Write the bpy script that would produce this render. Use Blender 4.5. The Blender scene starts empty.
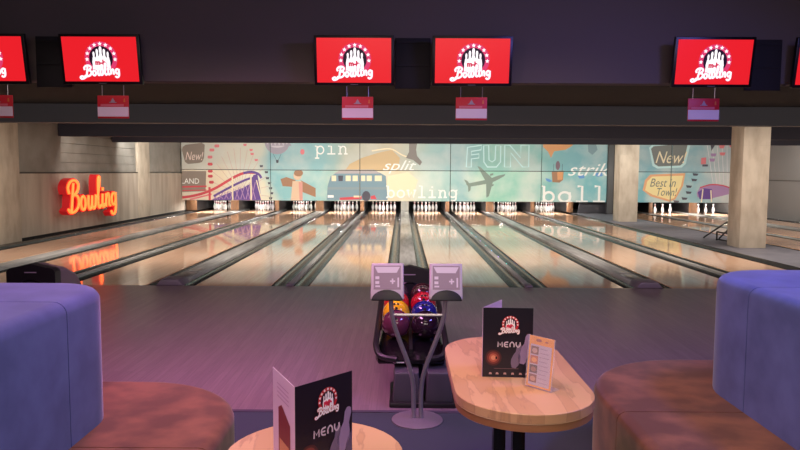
import bpy, bmesh, math, random
from mathutils import Vector, Matrix
random.seed(7)
SC = bpy.context.scene
COL = SC.collection
PI = math.pi

# ------------------------------------------------------------------ camera
cam_d = bpy.data.cameras.new('camera'); cam_d.sensor_width = 36.0; cam_d.lens = 670.0/800.0*36.0
cam_d.clip_start = 0.05; cam_d.clip_end = 200
cam = bpy.data.objects.new('camera', cam_d); COL.objects.link(cam)
pit, yaw, rol = math.radians(4.52), math.radians(0.17), math.radians(0.3)
cam.matrix_world = (Matrix.Translation((0, 0, 1.6)) @ Matrix.Rotation(yaw, 4, 'Z')
                    @ Matrix.Rotation(PI/2 - pit, 4, 'X') @ Matrix.Rotation(rol, 4, 'Z'))
SC.camera = cam

# ------------------------------------------------------------------ world, exposure
w = bpy.data.worlds.new('world'); SC.world = w; w.use_nodes = True
w.node_tree.nodes['Background'].inputs[0].default_value = (0.25, 0.2, 0.3, 1)
w.node_tree.nodes['Background'].inputs[1].default_value = 0.03
SC.view_settings.view_transform = 'Standard'; SC.view_settings.look = 'None'
SC.view_settings.gamma = 1.0; SC.view_settings.use_curve_mapping = False
SC.view_settings.exposure = 0.0
try:
    SC.cycles.use_denoising = True
    SC.cycles.max_bounces = 8
    SC.cycles.sample_clamp_indirect = 6.0
except Exception:
    pass

# ------------------------------------------------------------------ lights
def area(name, loc, size, sizey, power, col, target=None, spread=180):
    d = bpy.data.lights.new(name, 'AREA'); d.shape = 'RECTANGLE'; d.size = size; d.size_y = sizey
    d.energy = power; d.color = col; d.spread = math.radians(spread)
    o = bpy.data.objects.new(name, d); COL.objects.link(o); o.location = loc
    if target:
        o.rotation_euler = (Vector(target) - Vector(loc)).to_track_quat('-Z', 'Y').to_euler()
    return o
WARM = (1.0, 0.88, 0.79)
# fluorescent battens behind the three cross beams, plus an added light behind the bulkhead
area('batten_light', (2.4, 6.75, 2.68), 21.0, 0.2, 120, WARM, (2.4, 9.7, 0.2))  # unseen added strip, brightens the grey beam's front and the lanes' near end
area('batten_light', (2.4, 12.3, 2.70), 21.0, 0.25, 470, WARM, (2.4, 13.0, 0))
area('batten_light', (2.4, 17.1, 2.70), 21.0, 0.25, 330, WARM, (2.4, 18.0, 0))
area('batten_light', (-1.0, 20.3, 2.66), 14.5, 0.25, 560, (1.0, 0.96, 0.90), (-1.0, 25.9, 1.2))
area('batten_light', (10.7, 20.3, 2.66), 4.6, 0.25, 165, (1.0, 0.95, 0.88), (10.7, 25.9, 1.2))
# lamps and added fill lights above the approach and the seats
area('blacklight', (-1.5, 4.3, 3.3), 1.4, 0.5, 66, (0.86, 0.28, 0.70), (-1.1, 4.5, 0), 125)
area('blacklight', (2.9, 3.2, 3.3), 1.2, 0.5, 115, (0.26, 0.24, 1.0), (1.6, 3.6, 0))
area('downlight', (0.2, 2.0, 3.3), 1.2, 1.2, 38, (1.0, 0.82, 0.60), (0.2, 2.6, 0), 130)  # warm ambient fill added for the tables
area('downlight', (-1.0, 5.6, 3.3), 6.0, 0.4, 22, (1.0, 0.76, 0.70), (-1.0, 5.3, 0), 120)
area('downlight', (-2.8, 0.6, 3.2), 0.8, 0.8, 34, (1.0, 0.58, 0.80), (-0.3, 1.8, 0.8), 120)  # unseen pink fill added to brighten the near menu's back leaf
area('room_light', (0.3, -2.0, 2.9), 4.0, 1.2, 85, (1.0, 0.86, 0.78), (0.3, 4.0, 0.6))

# ------------------------------------------------------------------ materials
def srgb(c):
    f = lambda v: v/12.92 if v <= 0.04045 else ((v+0.055)/1.055)**2.4
    return tuple(f(v/255.0) for v in c) + (1.0,)
MATS = {}
def mat(name, c, rough=0.6, metal=0.0, emit=None, es=0.0, alpha=None, spec=None, coat=0.0, trans=0.0, sheen=0.0):
    if name in MATS: return MATS[name]
    m = bpy.data.materials.new(name); m.use_nodes = True
    b = m.node_tree.nodes['Principled BSDF']
    b.inputs['Base Color'].default_value = srgb(c)
    b.inputs['Roughness'].default_value = rough
    b.inputs['Metallic'].default_value = metal
    if spec is not None: b.inputs['Specular IOR Level'].default_value = spec
    if coat: b.inputs['Coat Weight'].default_value = coat; b.inputs['Coat Roughness'].default_value = 0.05
    if trans: b.inputs['Alpha'].default_value = 1.0 - trans
    if sheen: b.inputs['Sheen Weight'].default_value = sheen; b.inputs['Sheen Roughness'].default_value = 0.4
    if emit:
        b.inputs['Emission Color'].default_value = srgb(emit); b.inputs['Emission Strength'].default_value = es
    MATS[name] = m
    return m
def noisy(m, c1, c2, scale=(1, 1, 1), nscale=4.0, detail=5.0, lo=0.35, hi=0.65, bump=0.0, coords='Object', c3=None):
    nt = m.node_tree; N = nt.nodes; L = nt.links; b = N['Principled BSDF']
    tc = N.new('ShaderNodeTexCoord'); mp = N.new('ShaderNodeMapping'); mp.inputs['Scale'].default_value = scale
    nz = N.new('ShaderNodeTexNoise'); nz.inputs['Scale'].default_value = nscale; nz.inputs['Detail'].default_value = detail
    cr = N.new('ShaderNodeValToRGB'); e = cr.color_ramp.elements
    e[0].position = lo; e[0].color = srgb(c1); e[1].position = hi; e[1].color = srgb(c2)
    if c3: x = e.new((lo+hi)/2); x.color = srgb(c3)
    L.new(tc.outputs[coords], mp.inputs[0]); L.new(mp.outputs[0], nz.inputs['Vector'])
    L.new(nz.outputs['Fac'], cr.inputs[0]); L.new(cr.outputs[0], b.inputs['Base Color'])
    if bump:
        bp = N.new('ShaderNodeBump'); bp.inputs['Strength'].default_value = bump; bp.inputs['Distance'].default_value = 0.01
        L.new(nz.outputs['Fac'], bp.inputs['Height']); L.new(bp.outputs[0], b.inputs['Normal'])
    return m
def planks(m, c1, c2, c3, width, length, rough_var=0.0):
    """boards running along Y; each board with its own tone and a fine grain"""
    nt = m.node_tree; N = nt.nodes; L = nt.links; b = N['Principled BSDF']
    tc = N.new('ShaderNodeTexCoord'); mp = N.new('ShaderNodeMapping')
    mp.inputs['Rotation'].default_value = (0, 0, PI/2)
    br = N.new('ShaderNodeTexBrick'); br.inputs['Scale'].default_value = 1.0
    br.inputs['Brick Width'].default_value = length; br.inputs['Row Height'].default_value = width
    br.inputs['Mortar Size'].default_value = 0.0012; br.inputs['Mortar Smooth'].default_value = 0.3
    br.inputs['Color1'].default_value = srgb(c1); br.inputs['Color2'].default_value = srgb(c2); br.inputs['Mortar'].default_value = srgb(c3)
    br.inputs['Bias'].default_value = 0.0
    nz = N.new('ShaderNodeTexNoise'); mp2 = N.new('ShaderNodeMapping'); mp2.inputs['Scale'].default_value = (30, 1.3, 1)
    nz.inputs['Scale'].default_value = 2.0; nz.inputs['Detail'].default_value = 4
    mx = N.new('ShaderNodeMix'); mx.data_type = 'RGBA'; mx.blend_type = 'OVERLAY'; mx.inputs[0].default_value = 0.35
    L.new(tc.outputs['Object'], mp.inputs[0]); L.new(mp.outputs[0], br.inputs['Vector'])
    L.new(tc.outputs['Object'], mp2.inputs[0]); L.new(mp2.outputs[0], nz.inputs['Vector'])
    L.new(br.outputs['Color'], mx.inputs[6]); L.new(nz.outputs['Fac'], mx.inputs[7]); L.new(mx.outputs[2], b.inputs['Base Color'])
    return m

M_lane = planks(mat('lane_maple', (225, 185, 140), 0.055, spec=0.5), (232, 188, 156), (222, 176, 142), (192, 150, 120), 0.027, 2.4)
M_appr = planks(mat('approach_boards', (120, 108, 112), 0.30), (134, 114, 118), (123, 103, 109), (102, 85, 91), 0.055, 1.5)
M_carpet = noisy(mat('carpet_navy', (60, 62, 92), 0.95), (46, 54, 62), (58, 66, 76), nscale=300, detail=2)
M_conc = noisy(mat('raw_concrete', (170, 155, 135), 0.85), (162, 150, 136), (184, 172, 156), scale=(2.2, 2.2, 0.35), nscale=1.6, detail=8, bump=0.25)
M_pill = noisy(mat('pillar_concrete', (190, 172, 145), 0.85), (168, 154, 136), (194, 181, 162), scale=(3, 3, 1.2), nscale=1.5, detail=9, lo=0.3, hi=0.62, bump=0.3)
M_grey = noisy(mat('grey_cladding', (140, 134, 124), 0.7), (128, 124, 116), (146, 142, 134), nscale=2.0)
M_dark = mat('ceiling_dark_paint', (54, 54, 66), 0.8)
M_void = mat('ceiling_black_paint', (15, 16, 26), 0.9)
M_bulk = mat('bulkhead_paint', (104, 93, 90), 0.8)
M_beam = mat('beam_grey_paint', (98, 100, 108), 0.7)
M_walk = noisy(mat('walkway_grey', (118, 116, 124), 0.55), (112, 110, 118), (126, 124, 132), nscale=3)
M_gut = mat('gutter_plastic', (56, 54, 54), 0.22)
M_cap = noisy(mat('capping_grey', (165, 160, 150), 0.24), (164, 162, 158), (190, 188, 184), scale=(6, 0.6, 1), nscale=2)
M_black = mat('black_plastic', (22, 20, 22), 0.45)
M_blackg = mat('black_gloss', (16, 14, 17), 0.2)
M_blackm = mat('black_matt', (12, 11, 12), 0.9)
M_steel = mat('brushed_steel', (190, 186, 190), 0.32, metal=0.85)
M_chrome = mat('silver_paint', (176, 172, 178), 0.4, metal=0.4)
M_kick = noisy(mat('kickback_wood', (92, 64, 42), 0.5), (80, 54, 34), (104, 72, 46), scale=(6, 1, 1), nscale=3)
M_white = mat('white_print', (238, 236, 232), 0.5)
M_red = mat('red_print', (205, 30, 40), 0.5)

# ------------------------------------------------------------------ mesh helper
class MB:
    def __init__(s):
        s.bm = bmesh.new(); s.mats = []; s.cur = 0
    def use(s, m):
        if m not in s.mats: s.mats.append(m)
        s.cur = s.mats.index(m); return s
    def face(s, vs, smooth=False):
        try:
            f = s.bm.faces.new(vs); f.material_index = s.cur; f.smooth = smooth; return f
        except ValueError:
            return None
    def v(s, p): return s.bm.verts.new(p)
    def box(s, x0, x1, y0, y1, z0, z1, bev=0.0, seg=2, mtx=None):
        n0 = set(s.bm.faces)
        c = [(x0,y0,z0),(x1,y0,z0),(x1,y1,z0),(x0,y1,z0),(x0,y0,z1),(x1,y0,z1),(x1,y1,z1),(x0,y1,z1)]
        if mtx is not None: c = [mtx @ Vector(p) for p in c]
        V = [s.v(p) for p in c]
        F = [s.face([V[i] for i in q]) for q in ((3,2,1,0),(4,5,6,7),(0,1,5,4),(1,2,6,5),(2,3,7,6),(3,0,4,7))]
        if bev > 0:
            E = list({e for f in F for e in f.edges})
            r = bmesh.ops.bevel(s.bm, geom=E, offset=bev, segments=seg, affect='EDGES', profile=0.5)
            for f in r['faces']: f.material_index = s.cur; f.smooth = True
        return s
    def prism(s, pts, axis, a0, a1, bev=0.0):
        """extrude a 2-D outline along an axis: pts are the two other coordinates in xyz order"""
        def P(u, v, a):
            return {'x': (a, u, v), 'y': (u, a, v), 'z': (u, v, a)}[axis]
        A = [s.v(P(u, v, a0)) for u, v in pts]; B = [s.v(P(u, v, a1)) for u, v in pts]
        n = len(pts); F = [s.face(A), s.face(B[::-1])]
        for i in range(n): F.append(s.face([A[i], A[(i+1) % n], B[(i+1) % n], B[i]]))
        F = [f for f in F if f]
        if bev > 0:
            E = list({e for f in F[:2] for e in f.edges})
            r = bmesh.ops.bevel(s.bm, geom=E, offset=bev, segments=3, affect='EDGES', profile=0.5)
            for f in r['faces']: f.material_index = s.cur; f.smooth = True
        return s
    def tube(s, pts, r, seg=10, cap=True, closed=False):
        pts = [Vector(p) for p in pts]; n = len(pts); rings = []
        x = None
        for i, p in enumerate(pts):
            if closed: t = pts[(i+1) % n] - pts[i-1]
            else: t = pts[min(i+1, n-1)] - pts[max(i-1, 0)]
            t.normalize()
            if x is None:
                a = Vector((0, 0, 1)) if abs(t.z) < 0.9 else Vector((1, 0, 0))
                x = t.cross(a)
            x = (x - t*x.dot(t)).normalized(); y = x.cross(t).normalized()
            rr = r[i] if isinstance(r, (list, tuple)) else r
            rings.append([s.v(p + x*math.cos(2*PI*k/seg)*rr + y*math.sin(2*PI*k/seg)*rr) for k in range(seg)])
        for i in range(n if closed else n-1):
            A, B = rings[i], rings[(i+1) % n]
            for k in range(seg): s.face([A[k], A[(k+1) % seg], B[(k+1) % seg], B[k]], True)
        if cap and not closed: s.face(rings[0]); s.face(rings[-1][::-1])
        return s
    def lathe(s, prof, cx=0, cy=0, cz=0, seg=24, axis='z'):
        rings = []
        for r, h in prof:
            ring = []
            for k in range(seg):
                a = 2*PI*k/seg; u, v = r*math.cos(a), r*math.sin(a)
                ring.append(s.v({'z': (cx+u, cy+v, cz+h), 'y': (cx+u, cy+h, cz+v), 'x': (cx+h, cy+u, cz+v)}[axis]))
            rings.append(ring)
        for A, B in zip(rings, rings[1:]):
            for k in range(seg): s.face([A[k], A[(k+1) % seg], B[(k+1) % seg], B[k]], True)
        s.face(rings[0][::-1]); s.face(rings[-1])
        return s
    def loft(s, rings, cap=True, smooth=True):
        R = [[s.v(p) for p in r] for r in rings]; n = len(R[0])
        for A, B in zip(R, R[1:]):
            for k in range(n): s.face([A[k], A[(k+1) % n], B[(k+1) % n], B[k]], smooth)
        if cap: s.face(R[0][::-1]); s.face(R[-1])
        return s
    # flat print: fr maps (u, v, w) to 3-D
    def flat(s, pts, fr, wv=0.0):
        s.face([s.v(fr(u, v, wv)) for u, v in pts]); return s
    def ribbon(s, pts, width, fr, wv=0.0, closed=False, depth=0.0):
        P = [Vector((p[0], p[1])) for p in pts]; n = len(P); L, R = [], []
        for i in range(n):
            if closed: t = P[(i+1) % n] - P[i-1]
            else: t = P[min(i+1, n-1)] - P[max(i-1, 0)]
            if t.length < 1e-9: t = Vector((1, 0))
            t.normalize(); nn = Vector((-t.y, t.x))*width/2
            L.append(P[i]+nn); R.append(P[i]-nn)
        ws = (wv,) if not depth else (wv, wv-depth)
        LV = [[s.v(fr(q.x, q.y, ww)) for q in L] for ww in ws]; RV = [[s.v(fr(q.x, q.y, ww)) for q in R] for ww in ws]
        rng = range(n if closed else n-1)
        for i in rng:
            j = (i+1) % n
            s.face([LV[0][i], RV[0][i], RV[0][j], LV[0][j]])
            if depth:
                s.face([LV[1][j], RV[1][j], RV[1][i], LV[1][i]])
                s.face([LV[0][j], LV[1][j], LV[1][i], LV[0][i]]); s.face([RV[0][i], RV[1][i], RV[1][j], RV[0][j]])
        if depth and not closed:
            s.face([LV[0][0], LV[1][0], RV[1][0], RV[0][0]]); s.face([RV[0][-1], RV[1][-1], LV[1][-1], LV[0][-1]])
        return s
    def text(s, body, size, u, v, fr, wv=0.0, shear=0.0, bold=0.0, align='LEFT', sx=1.0):
        c = bpy.data.curves.new('lettering', 'FONT'); c.body = body; c.size = size; c.shear = shear; c.offset = bold
        c.align_x = align; c.resolution_u = 3
        o = bpy.data.objects.new('lettering', c); COL.objects.link(o)
        bpy.context.view_layer.update()
        dg = bpy.context.evaluated_depsgraph_get(); me = o.evaluated_get(dg).to_mesh()
        V = [s.v(fr(u + q.co.x*sx, v + q.co.y, wv)) for q in me.vertices]
        for p in me.polygons: s.face([V[i] for i in p.vertices])
        o.evaluated_get(dg).to_mesh_clear()
        bpy.data.objects.remove(o); bpy.data.curves.remove(c)
        return s
    def build(s, name, m=None, parent=None, loc=None, recalc=True):
        if recalc: bmesh.ops.recalc_face_normals(s.bm, faces=s.bm.faces)
        me = bpy.data.meshes.new(name); s.bm.to_mesh(me); s.bm.free(); me.set_sharp_from_angle(angle=math.radians(38))
        ms = s.mats if s.mats else [m]
        for x in ms: me.materials.append(x)
        o = bpy.data.objects.new(name, me); COL.objects.link(o)
        if parent: o.parent = parent
        if loc: o.location = loc
        return o
def tag(o, label, cat, group=None, kind=None):
    if label: o['label'] = label
    if cat: o['category'] = cat
    if group: o['group'] = group
    if kind: o['kind'] = kind
    return o
def thing(name, label, cat, loc=(0, 0, 0), rot=(0, 0, 0), group=None):
    o = bpy.data.objects.new(name, None); COL.objects.link(o); o.empty_display_size = 0.1
    o.location = loc; o.rotation_euler = rot
    return tag(o, label, cat, group)
def struct(name, mb, m=None):
    o = mb.build(name, m); o['kind'] = 'structure'; return o
def copy_tree(o, parent=None):
    c = o.copy(); COL.objects.link(c)
    if parent: c.parent = parent
    for ch in list(o.children): copy_tree(ch, c)
    return c
def smooth_path(pts, sub=6, closed=False):
    P = [Vector(p) for p in pts]; n = len(P); out = []
    for i in range(n if closed else n-1):
        p1, p2 = P[i], P[(i+1) % n]
        p0 = P[i-1] if (closed or i > 0) else p1*2-p2
        p3 = P[(i+2) % n] if (closed or i+2 < n) else p2*2-p1
        for k in range(sub):
            t = k/sub
            out.append(0.5*((2*p1)+(p2-p0)*t+(2*p0-5*p1+4*p2-p3)*t*t+(3*p1-p0-3*p2+p3)*t**3))
    if not closed: out.append(P[-1])
    return out
def oval(cx, cy, rx, ry, n=24, a0=0.0, a1=2*PI):
    full = abs(a1-a0-2*PI) < 1e-6
    return [(cx+rx*math.cos(a0+(a1-a0)*k/(n if full else n-1)), cy+ry*math.sin(a0+(a1-a0)*k/(n if full else n-1))) for k in range(n)]
def star(cx, cy, r, n=5):
    return [(cx+(r if k % 2 == 0 else r*0.45)*math.sin(PI*k/n), cy+(r if k % 2 == 0 else r*0.45)*math.cos(PI*k/n)) for k in range(2*n)]

# handwriting of the word Bowling, capital height 1
def script_word(swash=False):
    S = [([(0.10,0.60),(0.05,0.80),(0.16,0.97),(0.36,1.02),(0.53,0.90),(0.51,0.70),(0.38,0.57),(0.24,0.53)], False),
         ([(0.24,0.53),(0.45,0.52),(0.55,0.36),(0.51,0.14),(0.35,0.0),(0.16,-0.02),(0.04,0.10)], False),
         ([(0.31,0.93),(0.25,0.5),(0.19,0.0)], False),
         (oval(0.77,0.24,0.115,0.23,10), True),
         ([(1.05,0.48),(1.03,0.16),(1.11,0.0),(1.20,0.12),(1.24,0.46)], False),
         ([(1.24,0.46),(1.23,0.12),(1.32,0.0),(1.41,0.14),(1.44,0.48)], False),
         ([(1.52,0.30),(1.62,0.70),(1.67,1.02),(1.62,1.10),(1.58,0.95),(1.57,0.5),(1.57,0.12),(1.64,0.0),(1.73,0.10)], False),
         ([(1.82,0.48),(1.80,0.12),(1.86,0.0),(1.94,0.12)], False),
         ([(1.83,0.60),(1.84,0.70)], False),
         ([(2.02,0.48),(2.01,0.0)], False),
         ([(2.01,0.25),(2.09,0.45),(2.17,0.46),(2.20,0.3),(2.20,0.06),(2.27,0.02)], False),
         (oval(2.47,0.25,0.115,0.22,10), True),
         ([(2.59,0.48),(2.59,-0.05),(2.52,-0.28),(2.39,-0.30),(2.31,-0.18)], False)]
    if swash:
        S.append(([(0.19,0.0),(-0.02,-0.20),(-0.22,-0.22),(-0.28,-0.06),(-0.14,0.02),(-0.02,-0.08)], False))
    return [(smooth_path([(a, b, 0) for a, b in p], 4, c), c) for p, c in S]

# ================================================================== THE SETTING
XL, XR = -8.56, 13.20
YA, YF = 4.37, 9.27           # approach edge, foul line
BOT = 2.45                    # underside of every beam
struct('floor', MB().box(XL, XR, -3.0, YA, -0.12, 0.0), M_carpet)
struct('floor_approach', MB().box(XL, XR, YA, YF, -0.12, 0.0), M_appr)
struct('trim_1', MB().box(XL, XR, YA-0.02, YA+0.02, 0.0, 0.004), mat('edge_strip', (70, 62, 78), 0.5))
struct('floor_lane_bed', MB().box(XL, XR, YF, 29.7, -0.30, -0.20), M_blackm)
struct('floor_walkway', MB().box(6.75, 8.203, YF, 29.4, -0.199, 0.02), M_walk)
struct('ceiling', MB().box(XL, XR, -3.0, 6.42, 3.35, 3.5), M_dark)
struct('ceiling_lanes', MB().box(XL, XR, 6.58, 29.7, 2.77, 2.9), M_void)
struct('wall_bulkhead', MB().box(XL, XR, 6.42, 6.58, 2.445, 3.5), M_bulk)
struct('beam_grey', MB().box(XL, XR, 11.9, 12.15, 2.443, 2.769), M_beam)
struct('beam_dark', MB().box(XL, XR, 16.75, 17.0, BOT, 2.769), M_dark)
struct('beam_far', MB().box(XL, XR, 19.85, 20.1, 2.442, 2.769), M_dark)
struct('wall_back', MB().box(XL, XR, 29.4, 29.6, -0.2, 2.769), M_blackm)
struct('wall_front', MB().box(XL, XR, -3.2, -3.0, -0.12, 3.35), M_dark)
# left wall: concrete plinth up to 1.55 m, cladding boards above, flush concrete columns
struct('wall_left', MB().box(XL-0.3, XL-0.12, -3.0, 29.7, -0.3, 3.35), M_grey)
struct('wall_left_plinth', MB().box(XL-0.12, XL, -3.0, 29.4, -0.2, 1.52), M_conc)
mb = MB().use(M_grey)
mb.box(XL-0.12, XL-0.02, -3.0, 16.9, 1.56, 3.35)
for k in range(5):
    mb.box(XL-0.12, XL-0.05, 16.92, 21.7, 1.56+0.245*k, 1.56+0.245*k+0.236)
mb.box(XL-0.12, XL-0.03, 22.75, 29.4, 1.56, 2.769)
struct('wall_left_cladding', mb)
struct('trim_2', MB().box(XL-0.12, XL+0.004, 14.92, 21.72, 1.522, 1.555), mat('ledge_strip', (70, 64, 58), 0.6))
struct('pillar', MB().box(XL-0.119, XL+0.06, 13.6, 14.9, -0.2, 2.769, 0.01), M_pill)
struct('pillar', MB().box(XL-0.119, XL+0.01, 21.72, 22.74, -0.2, 2.769, 0.01), M_pill)
struct('baseboard_left', MB().box(XL, XL+0.03, YF, 29.3, -0.02, 0.07), M_blackm)
struct('wall_right', MB().box(XR, XR+0.2, -3.0, 29.7, -0.3, 3.35), mat('wall_grey_paint', (128, 124, 122), 0.75))
struct('trim_3', MB().box(XR-0.012, XR, 14.0, 29.3, 1.36, 1.385), mat('ledge_strip', (70, 64, 58), 0.6))
# two free-standing concrete pillars on the walkway
for (x0, x1, y0, y1) in ((7.20, 7.77, 14.25, 14.80), (7.07, 7.68, 21.85, 22.45)):
    mb = MB().use(M_pill).box(x0, x1, y0, y1, 0.02, 2.769, 0.012)
    for zz in (0.62, 1.24, 2.2):
        mb.use(M_conc).box(x0-0.001, x1+0.001, y0-0.001, y1+0.001, zz, zz+0.004)
    struct('pillar', mb)

# ================================================================== LANES
LANES = [(-7.472, 'first'), (-5.718, 'second'), (-4.122, 'third'), (-2.368, 'fourth'), (-0.772, 'fifth'),
         (0.982, 'sixth'), (2.578, 'seventh'), (4.332, 'eighth'), (5.928, 'ninth'),
         (8.98, 'tenth'), (10.57, 'eleventh'), (12.32, 'twelfth')]
HW = 0.527
lane0 = MB().box(-HW, HW, 0, 19.35, -0.06, 0.0, 0.004, 1).build('bowling_lane', M_lane, None, (LANES[0][0], YF, 0))
for i, (x, nth) in enumerate(LANES):
    o = lane0 if i == 0 else lane0.copy()
    if i: COL.objects.link(o); o.location = (x, YF, 0)
    extra = {0: 'along the concrete wall with neon sign', 4: 'just left of the middle ball return',
             5: 'just right of the middle ball return', 8: 'beside the walkway with concrete pillars',
             9: 'first beyond the pillar walkway', 11: 'beside the far right wall'}.get(i, 'counting from neon sign wall')
    tag(o, 'glossy maple lane, %s of twelve, %s' % (nth, extra), 'bowling lane', 'bowling lanes')

def gutter_profile(x0, wd, seg=8):
    """half-round trough, outline for an extrusion along Y (top rims at z -0.005)"""
    xc = x0 + wd/2; r = wd/2
    top = [(xc - r*math.cos(PI*k/seg), -0.012 - 0.085*math.sin(PI*k/seg)) for k in range(seg+1)]
    low = [(x, z-0.008) for x, z in top[::-1]]
    return top + low
def gutter(x0, wd, root, y1=18.9):
    g = MB().prism(gutter_profile(x0, wd), 'y', 0.0, y1).build('gutter', M_gut, root)
    return g
wide = thing('gutter_division', 'x', 'gutter division', (0.105, YF, 0))
gutter(-0.345, 0.195, wide); gutter(0.15, 0.195, wide)
MB().box(-0.148, 0.148, 0.02, 19.0, -0.10, 0.045, 0.02).build('capping', M_cap, wide)
b = MB().use(M_blackm); b.box(-0.348, 0.348, 0, 19.0, -0.19, -0.11)
b.build('trough_bed', None, wide)
mb = MB().use(mat('tunnel_cover', (120, 104, 118), 0.4))
mb.prism([(-0.19, 0.0), (0.19, 0.0), (0.12, 0.085), (-0.12, 0.085)], 'y', -0.03, 0.34, 0.02)
mb.build('tunnel_cover', None, wide)
mb = MB().use(M_steel).box(-0.10, 0.10, 0.42, 0.95, 0.045, 0.051, 0.003)
mb.use(M_cap).box(-0.08, 0.08, 1.0, 1.30, 0.045, 0.05, 0.003)
mb.build('access_plate', None, wide)
narrow = thing('gutter_division', 'x', 'gutter division', (-4.92, YF, 0))
gutter(-0.268, 0.225, narrow); gutter(0.043, 0.225, narrow)
MB().box(-0.041, 0.041, 0.02, 19.0, -0.10, 0.02, 0.008).build('capping', M_cap, narrow)
MB().box(-0.268, 0.268, 0, 19.0, -0.19, -0.11).build('trough_bed', M_blackm, narrow)
MB().box(-0.05, 0.05, -0.02, 0.22, 0.0, 0.03, 0.012, 3).build('end_cap', mat('tunnel_cover', (120, 104, 118), 0.4), narrow)
NTH = dict((x, n) for x, n in LANES)
def divname(i): return 'between the %s and %s lanes' % (LANES[i][1], LANES[i+1][1])
wides = [(-6.595, 0), (-3.245, 2), (0.105, 4), (3.455, 6), (11.445, 10)]
narrows = [(-4.92, 1), (-1.57, 3), (1.78, 5), (5.13, 7), (9.775, 9)]
for j, (x, i) in enumerate(wides):
    o = wide if x == 0.105 else copy_tree(wide)
    o.location = (x, YF, 0)
    tag(o, 'wide gutter strip with pale capping %s from neon wall' % divname(i), 'gutter division', 'wide gutter divisions')
for j, (x, i) in enumerate(narrows):
    o = narrow if j == 0 else copy_tree(narrow)
    o.location = (x, YF, 0)
    tag(o, 'narrow gutter strip with thin capping %s from neon wall' % divname(i), 'gutter division', 'narrow gutter divisions')
# single edge gutters along the walls and the walkway
def edge_gutter(x0, ledge0, ledge1, label):
    t = thing('edge_gutter', label, 'gutter', (0, YF, 0))
    gutter(x0, 0.225, t)
    MB().box(ledge0, ledge1, 0.0, 19.0, -0.19, 0.02, 0.006).build('ledge', M_gut, t)
    MB().box(x0, x0+0.225, 0.0, 19.0, -0.19, -0.11).build('trough_bed', M_blackm, t)
edge_gutter(-8.228, -8.525, -8.232, 'dark single gutter running along the concrete wall under the neon sign')
edge_gutter(6.458, 6.687, 6.747, 'dark single gutter between the ninth lane and the pillar walkway')
edge_gutter(8.226, 8.206, 8.222, 'dark single gutter along the far side of the pillar walkway')
edge_gutter(12.850, 13.08, 13.17, 'dark single gutter at the foot of the far right wall')
# reflected glints along one capping, put in as small glowing studs
glint = MB()
for k in range(9):
    c = [(90, 240, 230), (200, 150, 255), (120, 190, 255)][k % 3]
    glint.use(mat('led_%d' % (k % 3), c, 0.4, emit=c, es=1.6))
    glint.lathe([(0.0, 0.0), (0.022, 0.0), (0.018, 0.014), (0.0, 0.02)], 1.86-0.0, 11.9+1.0*k, 0.0, 8)
o = glint.build('light_string', None); tag(o, 'row of tiny cyan and violet lights along gutter between sixth and seventh lanes', 'light string')
o.location = (0, 0, -0.035)

# ------------------------------------------------------------------ pins
nt_pin = mat('pin_plastic', (240, 238, 236), 0.25, coat=0.3)
N = nt_pin.node_tree.nodes; L = nt_pin.node_tree.links
tc = N.new('ShaderNodeTexCoord'); sp = N.new('ShaderNodeSeparateXYZ'); cr = N.new('ShaderNodeValToRGB')
cr.color_ramp.interpolation = 'CONSTANT'
e = cr.color_ramp.elements; wht = srgb((240, 238, 236)); rd = srgb((190, 22, 40))
e[0].position = 0.0; e[0].color = wht; e[1].position = 0.262; e[1].color = rd
for p, c in ((0.276, wht), (0.288, rd), (0.302, wht)):
    q = e.new(p); q.color = c
L.new(tc.outputs['Object'], sp.inputs[0]); L.new(sp.outputs['Z'], cr.inputs[0]); L.new(cr.outputs[0], N['Principled BSDF'].inputs['Base Color'])
PROF = [(0.0, 0.0), (0.0258, 0.0), (0.0286, 0.006), (0.0360, 0.020), (0.0500, 0.057), (0.0580, 0.086), (0.0605, 0.114), (0.0585, 0.149),
        (0.0510, 0.184), (0.0390, 0.219), (0.0290, 0.239), (0.0245, 0.254), (0.0233, 0.264), (0.0245, 0.284), (0.0285, 0.308), (0.0320, 0.337),
        (0.0315, 0.352), (0.0265, 0.369), (0.0160, 0.378), (0.0, 0.381)]
pin_me = None
ROWS = [('head pin in front', 0, 0), ('left pin of the second row', -1, 1), ('right pin of the second row', 1, 1),
        ('left pin of the third row', -2, 2), ('middle pin of the third row', 0, 2), ('right pin of the third row', 2, 2),
        ('far left pin of the back row', -3, 3), ('inner left pin of the back row', -1, 3), ('inner right pin of the back row', 1, 3), ('far right pin of the back row', 3, 3)]
pin0 = None
for i, (x, nth) in enumerate(LANES):
    if i == 9: continue
    for nm, dx, row in ROWS:
        if i > 9 and row != 2: continue
        if pin0 is None:
            pin0 = MB().lathe(PROF, seg=16).build('bowling_pin', nt_pin); o = pin0
        else:
            o = pin0.copy(); COL.objects.link(o)
        o.location = (x + dx*0.1524, YF + (18.25 if i < 9 else 17.40) + row*0.264, 0.0)
        tag(o, 'white pin, %s, %s lane from neon wall' % (nm, nth), 'bowling pin', 'bowling pins on the %s lane' % nth)

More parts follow.
